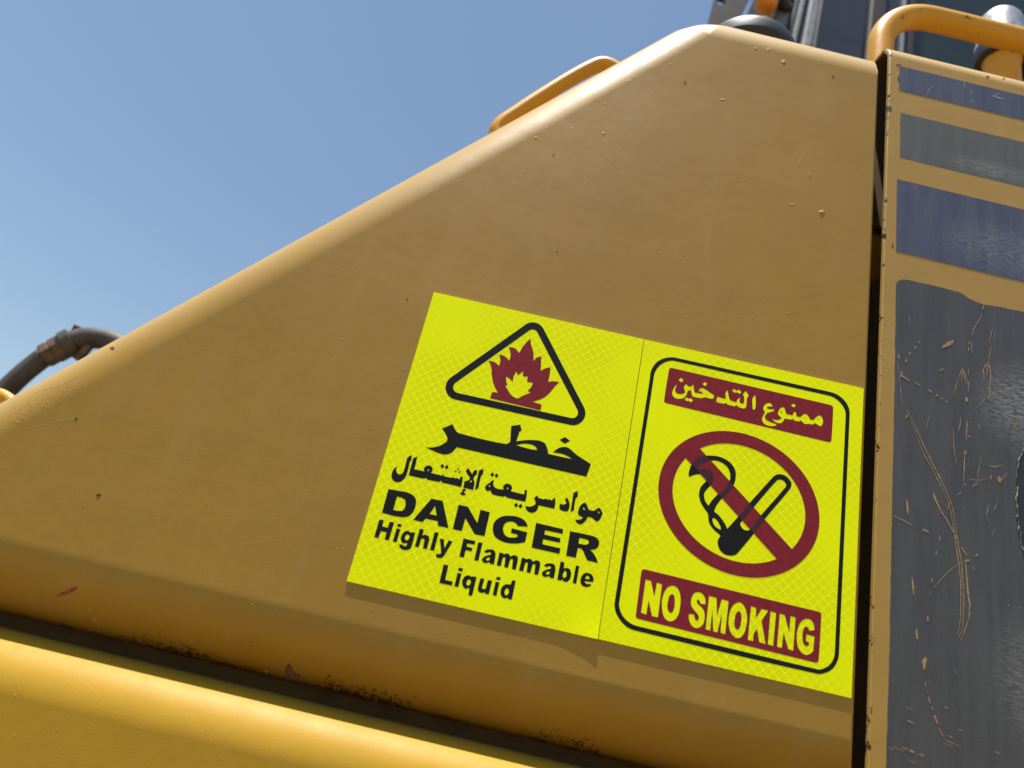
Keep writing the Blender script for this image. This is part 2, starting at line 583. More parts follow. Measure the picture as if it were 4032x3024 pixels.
def smooth_loop(P, sub=4, corner=42):
    P = [Vector(p) for p in P]
    n = len(P); out = []
    def tang(i, side):
        a, b, c = P[i-1], P[i], P[(i+1) % n]
        d1, d2 = b - a, c - b
        ang = d1.angle(d2, 0.0)
        if ang > math.radians(corner):
            return (d2 if side else d1).normalized()
        return (c - a).normalized()
    for i in range(n):
        p, q = P[i], P[(i+1) % n]
        Ls = (q - p).length
        t0, t1 = tang(i, 1)*Ls, tang((i+1) % n, 0)*Ls
        dr = (q - p).normalized()
        if t0.normalized().dot(dr) > .9999 and t1.normalized().dot(dr) > .9999:
            out.append(p); continue
        for j in range(sub):
            t = j/sub
            out.append(p*(2*t**3-3*t**2+1) + t0*(t**3-2*t**2+t) + q*(-2*t**3+3*t**2) + t1*(t**3-t**2))
    return out

def fill(loops):
    """loops of 2D points -> verts, tris; even-odd rule, so inner loops are holes and loops in holes are islands"""
    V, E = [], []
    for lp in loops:
        b = len(V)
        V += [Vector(p) for p in lp]
        k = len(lp)
        E += [(b+i, b+(i+1) % k) for i in range(k)]
    r = delaunay_2d_cdt(V, E, [], 0, 1e-9)
    v2 = r[0]
    segs = [(V[i], V[j]) for i, j in E]
    keep = []
    for t in r[2]:
        c = (v2[t[0]] + v2[t[1]] + v2[t[2]])/3
        odd = False
        for p, q in segs:
            if (p.y > c.y) != (q.y > c.y) and c.x < p.x + (c.y - p.y)*(q.x - p.x)/(q.y - p.y):
                odd = not odd
        if odd: keep.append(t)
    return v2, keep

def planar(loops_px):
    """pixel loops -> loops in panel coordinates (x, z)"""
    out = []
    for lp in loops_px:
        out.append([(W(p[0], p[1]).x, W(p[0], p[1]).z) for p in lp])
    return out

SIGN_T = .0009
def lift_left(x, z):
    """the sheet edge stands off a little at the lower right corner"""
    u = max(0, (x - .052)/.032); v = max(0, (ZC + .078 - z)/.026)
    return .0010*min(1.2, u)**2*min(1.2, v)**2 if u and v else 0.0
def lift_none(x, z):
    return 0.0

def printed(name, loops_px, mat, parent, layer, lift, label=None, raw=None, smooth=True):
    lp = raw if raw is not None else planar([smooth_loop(l) for l in loops_px] if smooth else loops_px)
    v2, tris = fill(lp)
    y = -(SIGN_T + .00006 + .00003*layer)
    vs_ = [(p.x, y - lift(p.x, p.y), p.y) for p in v2]
    me = mesh(name, vs_, [tuple(t) for t in tris])
    # all face the viewer (-y)
    bm = bmesh.new(); bm.from_mesh(me)
    for f in bm.faces:
        f.normal_update()
        if f.normal.y > 0: f.normal_flip()
    bm.to_mesh(me); bm.free()
    o = obj(name, me, mat, parent)
    if label: o['label'] = label
    return o

def sheet(parent, corners_px, mat, lift, nx=34, nz=44):
    c = [W(*p) for p in corners_px]           # TL TR BR BL
    vs_, fs = [], []
    for side in (0, 1):
        for j in range(nz+1):
            for i in range(nx+1):
                s, t = i/nx, j/nz
                p = (c[0]*(1-s) + c[1]*s)*(1-t) + (c[3]*(1-s) + c[2]*s)*t
                y = -(SIGN_T if side == 0 else .00004) - lift(p.x, p.z)
                vs_.append((p.x, y, p.z))
    o_ = (nx+1)*(nz+1)
    for j in range(nz):
        for i in range(nx):
            a = j*(nx+1)+i
            fs.append((a, a+nx+1, a+nx+2, a+1))
            fs.append((o_+a, o_+a+1, o_+a+nx+2, o_+a+nx+1))
    rim = [i for i in range(nx+1)] + [j*(nx+1)+nx for j in range(1, nz+1)] + [nz*(nx+1)+i for i in range(nx-1, -1, -1)] + [j*(nx+1) for j in range(nz-1, 0, -1)]
    for a, b in zip(rim, rim[1:] + rim[:1]):
        fs.append((a, b, o_+b, o_+a))
    me = mesh('sheet', vs_, fs)
    bm = bmesh.new(); bm.from_mesh(me); bmesh.ops.recalc_face_normals(bm, faces=bm.faces); bm.to_mesh(me); bm.free()
    return obj('sheet', me, mat, parent)

# ---- sign with the flame
TL, TM, BMp, BL = (1708.4, 1152.9), (2533.5, 1338.2), (2351.2, 2517.6), (1365.8, 2288.8)
sgA = empty('warning_sign', W(1860, 2400), 'fluorescent yellow sign with red flame triangle and DANGER Highly Flammable Liquid text', 'sign')
sheet(sgA, [TL, TM, BMp, BL], M_sheet, lift_left)

def rounded_poly(P, r, seg=8):
    P = [Vector(p) for p in P]; out = []; n = len(P)
    for i in range(n):
        a, b, c = P[i-1], P[i], P[(i+1) % n]
        u, v = (a-b).normalized(), (c-b).normalized()
        th = u.angle(v)
        tl = r/math.tan(th/2)
        cen = b + (u+v).normalized()*(r/math.sin(th/2))
        s, e = b + u*tl - cen, b + v*tl - cen
        a0 = math.atan2(s.y, s.x); a1 = math.atan2(e.y, e.x)
        da = (a1 - a0 + math.pi) % (2*math.pi) - math.pi
        for k in range(seg+1):
            t = a0 + da*k/seg
            out.append(cen + Vector((math.cos(t), math.sin(t)))*r)
    return out
def inset_poly(P, d):
    P = [Vector(p) for p in P]; n = len(P); out = []
    cen = sum(P, Vector((0, 0)))/n
    lines = []
    for i in range(n):
        a, b = P[i], P[(i+1) % n]
        t = (b-a).normalized(); nn = Vector((-t.y, t.x))
        if nn.dot(cen - a) < 0: nn = -nn
        lines.append((a + nn*d, t))
    for i in range(n):
        (p, t), (q, s) = lines[i-1], lines[i]
        k = (q-p).cross(s)/t.cross(s)
        out.append(p + t*k)
    return out
tri = [(1385, 252), (656, 769), (1780, 1017)]
loops = [rounded_poly(tri, 82), rounded_poly(inset_poly(tri, 47), 38)]
loops = [[FR['A'](p.x, p.y) for p in l] for l in loops]
printed('triangle_border', loops, M_ink, sgA, 0, lift_left, 'black rounded triangle outline', smooth=False)
flame = pts('A', '1070,800 1085,757 1123,763 1096,710 1083,650 1078,590 1060,548 1100,558 1130,583 1140,550 1132,505 1170,520 1200,548 1208,505 1196,455 1240,468 1265,497 1290,455 1318,422 1340,398 1345,440 1360,490 1362,550 1385,527 1414,520 1412,565 1410,617 1440,600 1475,592 1470,640 1460,690 1495,686 1535,692 1505,720 1480,752 1440,790 1400,810 1355,823 1416,842 1408,882')
core = pts('A', '1240,797 1262,799 1285,785 1342,762 1322,748 1345,725 1358,697 1318,690 1322,652 1303,657 1290,650 1292,620 1270,636 1258,645 1245,622 1230,650 1222,690 1200,668 1178,655 1180,690 1188,712 1172,716 1190,745 1210,775')
printed('flame_symbol', [flame, core], M_red, sgA, 0, lift_left, 'crimson flame on a bar with yellow core')
khatar = pts('A', '1745,1240 1715,1325 848,1128 812,1165 770,1177 720,1165 680,1147 637,1128 690,1128 740,1115 780,1090 785,1065 765,1025 748,1003 820,973 838,1010 862,1033 1175,1106 1205,1092 1212,985 1272,976 1283,1018 1268,1022 1258,1055 1246,1088 1300,1081 1350,1079 1405,1085 1440,1102 1455,1140 1460,1172 1618,1207 1590,1188 1550,1172 1490,1162 1530,1133 1570,1125 1600,1135 1650,1178')
printed('arabic_heading', [khatar, pts('A', '1246,1114 1290,1105 1340,1108 1375,1125 1386,1146 1340,1140'), pts('A', '1535,1078 1573,1059 1607,1085 1570,1104')], M_ink, sgA, 0, lift_left, 'large black Arabic word for danger')
ar = [pts('P1', s) for s in (
 '608,162 525,212 505,290 470,420 440,510 400,545 360,548 320,525 305,470 320,392 275,425 230,490 210,560 220,630 255,680 320,705 390,695 450,650 500,580 540,450 580,290 607,262',
 '722,197 640,228 610,330 548,570 855,635 890,618 915,655 1150,703 1190,675 1210,715 1395,755 1580,803 1600,760 1617,640 1607,580 1565,605 1555,650 1505,618 1470,630 1425,603 1385,615 1243,583 1230,537 1205,575 990,520 1015,490 1028,440 1000,390 940,372 880,395 845,440 865,490 660,447 690,350',
 '915,455 965,460 935,490', '1220,342 1254,390 1212,437 1175,380', '1315,358 1338,410 1298,458 1259,405',
 '1525,422 1550,440 1530,468 1508,450', '1480,465 1503,485 1480,510 1457,490', '1553,480 1575,498 1552,528 1530,505',
 '1730,425 1677,478 1700,535 1757,610 1755,640 1725,665 1650,690 1628,815 1822,860 1853,720 1830,640 1850,595 1900,530 1900,460 1835,472 1805,550 1770,490',
 '1780,665 1802,685 1780,712 1758,690', '2028,440 1945,468 1910,600 1855,858 1928,825 1965,640 1985,580 2020,535',
 '1565,905 1600,908 1605,870 1625,838 1655,832 1680,855 1680,890 1645,880 1640,905 1672,930 1668,960 1620,965 1580,945 1562,920')]
ar += [pts('P2', s) for s in (
 '255,175 278,222 240,255 212,210', '328,192 350,235 312,270 283,225',
 '275,302 240,315 210,345 150,385 120,435 140,470 172,497 210,475 235,525 260,550 435,585 465,570 490,598 798,670 815,600 828,490 818,462 785,480 780,545 555,492 578,440 560,385 500,360 450,380 420,425 442,465 320,445 275,410 265,360',
 '200,388 217,402 200,425 185,405', '485,432 523,438 500,463', '655,682 678,732 640,767 610,715', '730,697 752,745 712,783 682,735',
 '998,560 945,605 965,665 970,705 930,735 870,748 800,738 810,790 850,835 905,855 960,840 1000,800 1020,728 1285,787 1302,680 1297,598 1258,617 1248,650 1205,625 1175,635 1140,613 1110,625 1020,603',
 '1495,598 1460,625 1485,690 1465,705 1415,712 1382,695 1367,750 1375,795 1420,820 1490,832 1520,815 1540,740 1530,660',
 '1668,488 1605,518 1585,640 1552,840 1610,815 1640,620 1675,580 1678,530',
 '1790,682 1740,710 1700,770 1678,850 1690,890 1730,915 1765,935 1730,958 1680,970 1630,962 1650,1010 1690,1040 1730,1045 1780,1015 1820,970 1840,922 1915,938 1955,975 1990,1000 2030,985 2070,920 2093,860 2075,820 2055,780 2020,768 1985,795 1945,820 1865,805 1840,755 1820,705',
 '1770,757 1800,795 1785,810 1762,780', '2010,825 2040,845 2038,868 2012,850')]
printed('arabic_lettering', ar, M_ink, sgA, 0, lift_left, 'smaller black Arabic line below the heading')
dang = [pts('P1', s) for s in (
 '150,838 20,1308 250,1370 380,1392 480,1395 560,1370 640,1290 685,1180 697,1080 670,1000 600,940 500,900 330,870',
 '320,988 245,1252 350,1272 420,1270 465,1225 490,1130 480,1060 430,1020', '1000,1027 635,1450 825,1495 885,1425 1120,1475 1135,1570 1337,1612 1222,1075', '1072,1180 962,1332 1102,1362',
 '1535,1150 1418,1634 1601,1671 1672,1418 1852,1734 2049,1774 2155,1295 1968,1250 1905,1512 1720,1187')]
dang += [pts('Q1', s) for s in (
 '820,440 800,380 755,320 690,280 600,250 500,240 400,242 310,270 240,320 200,380 185,450 190,540 225,620 300,680 400,722 520,742 640,743 770,720 810,540 525,465 512,553 630,582 628,625 540,635 460,625 400,580 372,500 380,430 420,370 490,348 560,355 610,385 640,430',
 '968,367 885,818 1392,932 1410,830 1085,755 1098,665 1400,730 1412,648 1122,580 1132,503 1450,570 1460,483',
 '1585,517 1510,965 1690,1003 1725,825 1770,832 1815,870 1850,950 1895,1050 2090,1097 2060,1010 2010,920 1950,862 2040,845 2095,800 2112,730 2095,670 2040,625 1950,595',
 '1752,643 1738,742 1860,765 1905,755 1925,720 1910,685 1860,665')]
printed('danger_lettering', dang, M_ink, sgA, 0, lift_left, 'heavy black capital letters DANGER')
hf = [pts('Q2', s) for s in (
 '260,78 162,415 242,433 290,300 395,325 360,462 440,475 540,137 455,120 420,235 318,212 345,95', '612,158 595,212 668,230 685,173', '588,245 512,493 588,512 658,268',
 '800,290 740,305 690,360 665,440 680,505 720,535 775,525 790,540 765,585 725,580 700,560 635,545 640,600 690,645 770,660 840,635 870,590 940,330 868,318 855,335',
 '800,360 760,380 745,430 755,470 790,475 825,430 832,390', '1025,253 930,590 1005,608 1050,450 1090,440 1115,465 1080,625 1155,642 1205,460 1190,395 1140,370 1078,380 1100,268',
 '1305,317 1215,658 1295,672 1382,330', '1403,437 1425,690 1410,735 1335,728 1330,790 1390,810 1450,800 1500,740 1645,492 1570,475 1490,625 1480,455',
 '1850,437 1770,783 1855,802 1892,658 2005,685 2022,618 1908,592 1922,535 2065,558 2075,490', '2130,507 2052,850 2132,866 2212,522')]
s_a, s_ah = '130,848 70,855 20,895 85,918 110,900 145,905 155,925 140,945 60,965 5,1000 -15,1040 10,1085 60,1098 120,1080 135,1112 205,1125 235,950 225,885 185,855', '130,995 75,1005 60,1035 85,1055 125,1040'
s_m = '305,903 252,1140 330,1155 368,1005 390,990 412,1005 390,1170 458,1188 502,1035 525,1020 548,1035 530,1205 600,1220 640,1030 630,975 590,955 540,960 505,978 475,935 430,922 380,938 378,922'
hf += [pts('Q1', s_a), pts('Q1', s_ah), pts('Q1', s_m), pts('Q1', s_m, (405, 94)), pts('Q1', s_a, (1085, 253)), pts('Q1', s_ah, (1085, 253))]
hf += [pts('Q1', s) for s in (
 '1410,1068 1350,1400 1420,1418 1435,1390 1470,1430 1530,1438 1580,1390 1605,1290 1585,1210 1530,1183 1470,1195 1482,1085', '1490,1235 1455,1290 1450,1340 1475,1370 1515,1340 1520,1280 1510,1245',
 '1690,1137 1630,1458 1695,1475 1752,1155', '1900,1272 1830,1290 1785,1350 1770,1420 1790,1490 1840,1525 1910,1530 1970,1500 1945,1473 1890,1475 1850,1450 1850,1425 2005,1443 2010,1380 1985,1310',
 '1905,1323 1870,1345 1860,1380 1935,1392 1930,1345')]
printed('highly_flammable_lettering', hf, M_ink, sgA, 0, lift_left, 'black lettering Highly Flammable')
lq = [pts('Q5', s) for s in (
 '157,112 98,355 265,393 277,340 178,315 220,123', '358,153 345,195 403,207 412,165', '340,222 297,400 350,412 393,235',
 '478,250 425,275 400,335 412,400 445,435 495,420 482,518 532,528 592,277 535,268 525,275', '495,305 465,330 455,370 475,395 510,370 515,330',
 '643,293 605,435 625,478 670,490 705,475 700,498 752,507 797,325 740,318 710,430 680,438 660,420 695,303', '858,272 845,310 900,322 908,283', '840,340 802,515 852,530 892,348',
 '1060,320 1040,375 970,372 925,410 905,475 920,540 960,562 1005,550 1003,570 1055,577 1107,328', '985,425 960,465 965,510 990,520 1015,480 1010,435')]
printed('liquid_lettering', lq, M_ink, sgA, 0, lift_left, 'black lettering Liquid on the last line')

# ---- sign with the crossed-out cigarette
sgB = empty('warning_sign', W(2850, 2630), 'fluorescent yellow NO SMOKING sign with crossed-out cigarette and red banners', 'sign')
sheet(sgB, [(2536.5, 1338.9), (3398.3, 1531.2), (3349.6, 2749.2), (2355, 2516.5)], M_sheet2, lift_none)
bo = pts('C3', '415,400 425,330 460,270 510,235 570,220 620,222 1830,490 1900,515 1960,565 1990,620 1997,670 C4 1912,1250 1900,1310 1865,1370 1810,1405 1740,1415 300,1072 230,1040 175,980 145,920 138,850')
bi = pts('C3', '445,400 455,345 485,295 530,262 580,247 620,250 1820,520 1880,543 1930,588 1958,635 1965,680 C4 1878,1245 1868,1295 1840,1340 1795,1370 1745,1380 310,1035 250,1005 205,960 180,905 175,850')
printed('border', [bo, bi], M_ink, sgB, 0, lift_none, 'thin black rounded border')
bn = [pts('P3', '190,110 205,80 250,62 P4 1900,385 1945,410 1968,450 1928,1190 1910,1228 1870,1240 P3 130,870 95,850 78,810')]
bn += [pts('P3', s) for s in (
 '465,285 525,345 475,395 405,335',
 '370,440 320,490 280,570 262,640 285,710 340,755 430,770 500,760 560,720 600,650 615,590 700,570 715,690 740,720 840,740 920,757 1010,735 1080,750 1180,775 1215,735 1225,690 1100,605 1010,545 950,520 905,535 860,595 920,600 980,660 780,625 765,590 760,530 745,440 700,480 650,490 620,470 580,430 525,495 545,560 560,620 520,650 450,660 380,650 335,600 330,560',
 '600,785 600,735 635,765 690,750 742,800 695,850 635,812 600,825 540,770'.replace('600,785 ', ''), '1010,378 1070,430 1015,482 955,430',
 '1530,570 1485,630 1490,770 1330,735 1320,705 1285,750 1270,820 1300,850 1450,885 1495,860 1530,900 1700,940 1730,910 1790,960 1910,995 1950,960 1965,880 1975,760 2015,700 1990,650 1945,590 1880,660 1910,740 1905,860 1870,885 1800,850 1815,740 1760,780 1730,850 1590,805 1565,740',
 '1680,540 1730,580 1800,560 1850,615 1800,655 1750,620 1690,630 1630,580', '2165,680 2110,740 2095,800 2105,1000 2130,1025 2160,1000 2175,880 2172,760')]
bn += [pts('P4', s) for s in (
 '490,340 420,370 370,440 375,500 410,550 370,620 340,700 360,780 430,840 540,870 640,860 680,830 560,790 470,750 415,700 405,640 450,580 520,550 600,530 620,480 520,485 460,465 440,440 500,420 575,430 565,380 530,350',
 '820,435 760,460 715,530 700,590 740,640 790,680 750,715 660,730 575,700 600,740 660,785 750,805 810,775 860,695 960,715 1020,720 1045,695 1080,745 1190,765 1220,735 1320,820 1400,820 1500,835 1545,800 1670,870 1700,865 1735,790 1725,700 1690,640 1640,625 1570,670 1520,735 1440,720 1400,640 1350,595 1290,600 1220,665 1130,650 1120,580 1100,540 1060,560 1040,625 900,595 870,520 855,465',
 '770,525 800,545 790,575 765,550', '1310,662 1342,680 1315,692', '1608,698 1642,714 1615,727', '1065,350 1115,400 1070,445 1000,398')]
printed('arabic_banner', bn, M_red, sgB, 0, lift_none, 'crimson banner with yellow Arabic lettering')
ns = [pts('C4', '348,615 355,595 375,588 1755,925 1770,935 1772,955 1750,1310 1740,1325 1720,1325 325,980 308,970 305,955')]
ns += [pts('Q3', s) for s in (
 '225,72 125,790 238,832 288,522 365,865 490,893 580,175 470,135 413,440 340,95',
 '800,205 720,230 650,310 600,430 578,580 585,720 610,850 660,930 740,978 810,970 890,910 945,800 975,650 985,500 970,370 920,260 860,215',
 '795,385 740,430 715,520 697,640 710,730 750,785 785,795 820,760 850,660 860,540 850,440 825,395',
 '1525,605 1520,500 1490,420 1430,360 1350,345 1280,370 1230,450 1208,560 1220,640 1260,710 1310,770 1360,830 1382,890 1370,950 1330,965 1300,930 1275,830 1165,815 1165,920 1190,1010 1240,1085 1320,1125 1410,1105 1470,1040 1500,950 1508,850 1490,750 1440,670 1380,620 1335,565 1340,510 1370,500 1395,530 1415,590 1460,605',
 '1605,425 1528,1145 1625,1182 1675,720 1695,1195 1782,1220 1885,790 1852,1225 1950,1262 2028,540 1880,497 1775,860 1765,468')]
ns += [pts('Q4', s) for s in (
 '310,70 220,105 150,200 105,340 92,480 105,620 150,740 220,820 290,845 370,815 440,710 480,560 495,400 475,260 425,140 370,85',
 '305,255 255,310 225,420 215,540 235,620 275,660 310,655 345,590 365,480 372,360 350,280', '580,155 510,880 625,910 640,745 712,650 760,935 895,975 808,470 955,245 810,212 685,410 690,185',
 '1005,262 945,985 1060,1015 1125,300', '1205,310 1145,1030 1245,1062 1285,720 1390,1085 1495,1122 1548,395 1440,365 1410,720 1312,345',
 '1958,670 1945,560 1910,480 1850,435 1780,425 1700,460 1630,550 1590,670 1572,800 1580,930 1610,1060 1670,1150 1740,1200 1800,1208 1870,1180 1930,1130 1958,810 1785,765 1768,905 1838,935 1838,990 1800,1025 1750,1010 1710,940 1695,830 1705,700 1735,620 1775,595 1815,615 1850,685')]
printed('no_smoking_banner', ns, M_red, sgB, 0, lift_none, 'crimson banner with yellow lettering NO SMOKING')
cg = [pts('P5', s) for s in (
 '260,480 258,420 275,350 305,290 360,230 430,185 510,168 600,168 700,183 790,220 860,270 915,340 940,410 940,470 930,540 905,600 870,670 800,735 745,785 690,850 650,910 628,980 690,1030 740,1090 780,1150 818,1228 985,1040 1145,850 1480,480 1530,445 1590,437 1650,455 1710,505 1745,560 1745,610 1720,660 1350,1100 1205,1295 960,1590 930,1610 860,1620 780,1600 720,1550 685,1480 678,1400 700,1355 718,1340 700,1310 640,1260 580,1190 545,1110 535,1010 480,930 430,840 408,750 415,670 450,600 515,535 500,490 450,445 400,440 340,448',
 '390,348 450,290 520,255 600,240 680,248 760,285 820,340 850,400 860,460 850,540 800,630 740,690 690,720 600,810 545,893 500,830 482,760 490,700 530,650 575,600 610,540 620,470 600,410 550,380 480,362 395,362',
 '608,1068 605,1120 640,1190 718,1245 720,1205 690,1140 650,1090', '1530,535 1585,517 1640,540 1672,590 1660,625 1300,1040 1150,1235 1110,1252 1050,1235 1015,1190 1005,1150 1035,1110 1200,918')]
cigo = printed('cigarette_symbol', cg, M_ink, sgB, 0, lift_none, 'black smoking cigarette outline')
ec = Vector((.15655, ZC + .15548)); ea = Vector((.990, -.138)); eb = Vector((.138, .990))
ring = [[(ec + ea*a*math.cos(t) + eb*b*math.sin(t))[:] for t in [2*math.pi*k/96 for k in range(96)]] for a, b in ((.0523, .0462), (.0431, .0377))]
printed('prohibition_ring', None, M_red, sgB, 1, lift_none, 'crimson prohibition ring', raw=ring)
barpx = [FR['P5'](*p) for p in ((165, 150), (1575, 1712), (1790, 1565), (372, 12))]
bar = planar([barpx])[0]
printed('prohibition_bar', None, M_red, sgB, 2, lift_none, 'crimson diagonal bar crossing the cigarette', raw=[bar])
# overprint: where the bar covers the black symbol
def clip(poly, P):
    n = len(P)
    cen = sum((Vector(p) for p in P), Vector((0, 0)))/n
    for i in range(n):
        a, b = Vector(P[i]), Vector(P[(i+1) % n])
        t = b - a
        sg = 1 if t.cross(cen - a) > 0 else -1
        out = []
        for j in range(len(poly)):
            p, q = poly[j-1], poly[j]
            dp, dq = sg*t.cross(p - a), sg*t.cross(q - a)
            if (dp >= 0) != (dq >= 0):
                out.append(p + (q-p)*(dp/(dp-dq)))
            if dq >= 0: out.append(q)
        poly = out
        if len(poly) < 3: return []
    return poly
V, F = [], []
for p in cigo.data.polygons:
    c = clip([Vector((cigo.data.vertices[i].co.x, cigo.data.vertices[i].co.z)) for i in p.vertices], bar)
    if c:
        b = len(V)
        V += [(q.x, -(SIGN_T + .00006 + .00003*3), q.y) for q in c]
        F.append(tuple(range(b, b+len(c))))
ov = obj('overprint', mesh('overprint', V, F), M_mixink, sgB)
ov['label'] = 'dark purple overlap of bar and cigarette'

# ------------------------------------------------------------------ door decals, scratches, latch
def ragged(P, amp, step=.004, seed=1):
    rnd = random.Random(seed); out = []
    n = len(P)
    for i in range(n):
        a, b = Vector(P[i]), Vector(P[(i+1) % n])
        k = max(1, int((b-a).length/step))
        t = (b-a).normalized() if (b-a).length > 0 else Vector((1, 0)); nn = Vector((-t.y, t.x))
        for j in range(k):
            f = j/k
            out.append(a + (b-a)*f + nn*(rnd.uniform(-1, 1)*amp if j else 0))
    return out
DX = .70
def decal(name, P2, mat, label, th, amp, seed):
    lp = ragged(P2, amp, .003, seed)
    v2, tris = fill([lp])
    n = len(v2)
    vs_ = [(p.x, -th, p.y) for p in v2] + [(p.x, .0, p.y) for p in v2]
    fs = [tuple(t) for t in tris]
    # outline edges get a small side wall so the film throws its shadow
    cnt = {}
    for t in tris:
        for i in range(len(t)):
            e = (t[i], t[(i+1) % len(t)])
            cnt[tuple(sorted(e))] = cnt.get(tuple(sorted(e)), []) + [e]
    for e in cnt.values():
        if len(e) == 1:
            a, b = e[0]
            fs.append((b, a, a+n, b+n))
    me = mesh(name, vs_, fs)
    bm = bmesh.new(); bm.from_mesh(me); bmesh.ops.recalc_face_normals(bm, faces=bm.faces)
    bm.faces.ensure_lookup_table()
    f0 = max(bm.faces, key=lambda f: abs(f.normal.y)*f.calc_area())
    if f0.normal.y > 0: bmesh.ops.reverse_faces(bm, faces=bm.faces)
    bm.to_mesh(me); bm.free()
    o = obj(name, me, mat, door)
    o['label'] = label
    return o
def rect_px(tl, bl):
    a, b = W(*tl), W(*bl)
    return [(a.x, a.z), (b.x, b.z), (DX, b.z), (DX, a.z)]
ztop_flat = ZD - RD - .0006
def clampz(P):
    return [(x, min(z, ztop_flat)) for x, z in P]
decal('blue_stripe', clampz(rect_px((3542, 260), (3540, 355))), M_blue, 'narrow faded blue stripe below the door top', .00022, .00006, 1)
decal('grey_stripe', rect_px((3545, 443), (3544, 621.5)), M_grey, 'grey stripe between the two blue stripes', .00005, .00016, 2)
decal('blue_stripe', rect_px((3532, 705.6), (3527.7, 988.5)), M_blue, 'broad faded blue stripe', .00022, .00006, 3)
gp = [(3556, 1100), (3532, 1108), (3528, 1124), (3526.6, 1218), (3522, 1525), (3512, 2025), (3503, 2525), (3490, 2974)]
gp = [(W(*p).x, W(*p).z) for p in gp] + [(.2545, ZC - .05), (DX, ZC - .05), (DX, ZC + .335)]
gt = [(4032, 1228.5), (3949, 1211), (3870, 1198), (3840, 1187), (3813, 1174), (3778, 1150), (3743, 1142), (3664, 1122), (3580, 1103)]
gp += [(W(*p).x, W(*p).z) for p in gt]
big = decal('charcoal_decal', gp, M_grey2, 'large scratched charcoal decal with torn upper edge', .00006, .00018, 4)

lp = [(4050, 1752), (4032, 1769), (4012, 1810), (4001, 1848), (3999, 1890), (4003, 1924), (4000, 1970), (4004, 2025), (4008, 2060), (4012, 2092), (4020, 2152), (4032, 2180), (4060, 2200)]
lp2 = [(W(*p).x, W(*p).z) for p in lp]
lp2 += [(lp2[-1][0] + .09, lp2[-1][1] - .004), (lp2[0][0] + .09, lp2[0][1] + .004)]
lt = ragged(lp2, .0006, .002, 9)
v2, tris = fill([lt])
latch = obj('latch_recess', mesh('latch_recess', [(p.x, -.00045, p.y) for p in v2], [tuple(t)[::-1] for t in tris]), M_black, door)
latch['label'] = 'black torn patch around the door latch'
rimP = []
for a, b in zip(lp[1:-2], lp[2:-1]):
    for f in (0, .25, .5, .75):
        rimP.append(W(a[0] + (b[0]-a[0])*f + random.uniform(-3, 3), a[1] + (b[1]-a[1])*f) + Vector((0, -.0005, 0)))
rm = obj('peeled_rim', tube_mesh('peeled_rim', rimP, [random.choice((.00008, .0002, .0005)) for _ in rimP], 6, True, 2), M_scr_pale, door)

def strokes(name, items, o, mat, parent, lift, sub=3):
    rnd = random.Random(7)
    V, F = [], []
    for P, w in items:
        pp = [Vector(p) for p in P]
        dense = []
        for a, b in zip(pp, pp[1:]):
            k = max(2, int((b-a).length/14))
            dense += [a + (b-a)*j/k for j in range(k)]
        dense.append(pp[-1])
        n = len(dense)
        prev = None
        for i, p in enumerate(dense):
            t = (dense[min(i+1, n-1)] - dense[max(i-1, 0)]).normalized()
            nn = Vector((-t.y, t.x))
            taper = .45 + .55*min(1, 3*min(i, n-1-i)/max(1, n-1))
            ww = w*taper*rnd.uniform(.75, 1.2)/2
            l, r = drop(*(p + nn*ww), o, lift), drop(*(p - nn*ww), o, lift)
            if l is None or r is None:
                prev = None; continue
            V += [l, r]
            if prev is not None:
                b = len(V) - 4
                F.append((b, b+1, b+3, b+2))
            prev = 1
    me = mesh(name, V, F)
    bm = bmesh.new(); bm.from_mesh(me)
    for f in bm.faces:
        if f.normal.y > 0: f.normal_flip()
    bm.to_mesh(me); bm.free()
    ob = obj(name, me, mat, parent)
    ob['kind'] = 'stuff'
    return ob
def sk(fr, s):
    out = []
    for it in s.split(';'):
        if not it.strip(): continue
        p, w = it.rsplit('/', 1)
        out.append((pts(fr, p), float(w)))
    return out
SC = sk('R1', '1712,632 1695,700/6;1690,745 1640,840 1590,920 1550,1030/4;1535,1080 1525,1135/5;1522,1160 1518,1210/6;735,1350 752,1308/6;785,1255 797,1220/6;848,1180 862,1148/6;900,1110 912,1085/5;690,1450 685,1515 790,1580/7;850,1595 920,1640/7;1365,1659 1390,1560 1440,1420 1480,1500 1522,1659/3;1440,1425 1430,1590/3;1452,1450 1490,1620/4;1680,1500 1720,1395 1760,1350 1790,1450 1797,1560 1785,1640/5;1745,1370 1750,1520/3;1803,1140 1765,1350/3;648,1245 655,1312/6;1150,1458 1212,1425/6;1188,1165 1332,1085/16')
SC += sk('R2', '1018,108 1062,140/6;1112,165 1137,190/6;1170,210 1195,230/5;1232,248 1255,268/6;755,360 850,560 950,780 1050,990 1150,1180 1230,1350 1300,1500 1335,1659/4;800,500 860,660 960,900 1060,1080 1160,1280 1260,1480 1300,1659/3;735,465 765,415/8;1420,450 1412,560 1390,630/4;1325,570 1335,830 1365,1030/3;1503,490 1495,600 1490,745/5;1500,680 1545,700/6;1478,865 1475,920/13;1472,900 1465,1080 1457,1265/4;1082,1380 1088,1430 1190,1659/7;750,1475 760,1580 766,1660/8;1675,940 1640,1140 1630,1290/2.5;1755,1045 1800,1062 1850,1066 1950,1050/3;1898,1190 1912,1265/14;1915,1245 2005,1140/3;1268,1595 1282,1505/7;2120,520 2050,660/3;2120,520 2172,580/4;1522,0 1512,150/4;1495,205 1495,262/12;1785,0 1775,240/4;1795,1170 1795,1230/6;1640,540 1660,600/4;1530,1215 1640,1240 1760,1215/2.5;1360,50 1340,190/3')
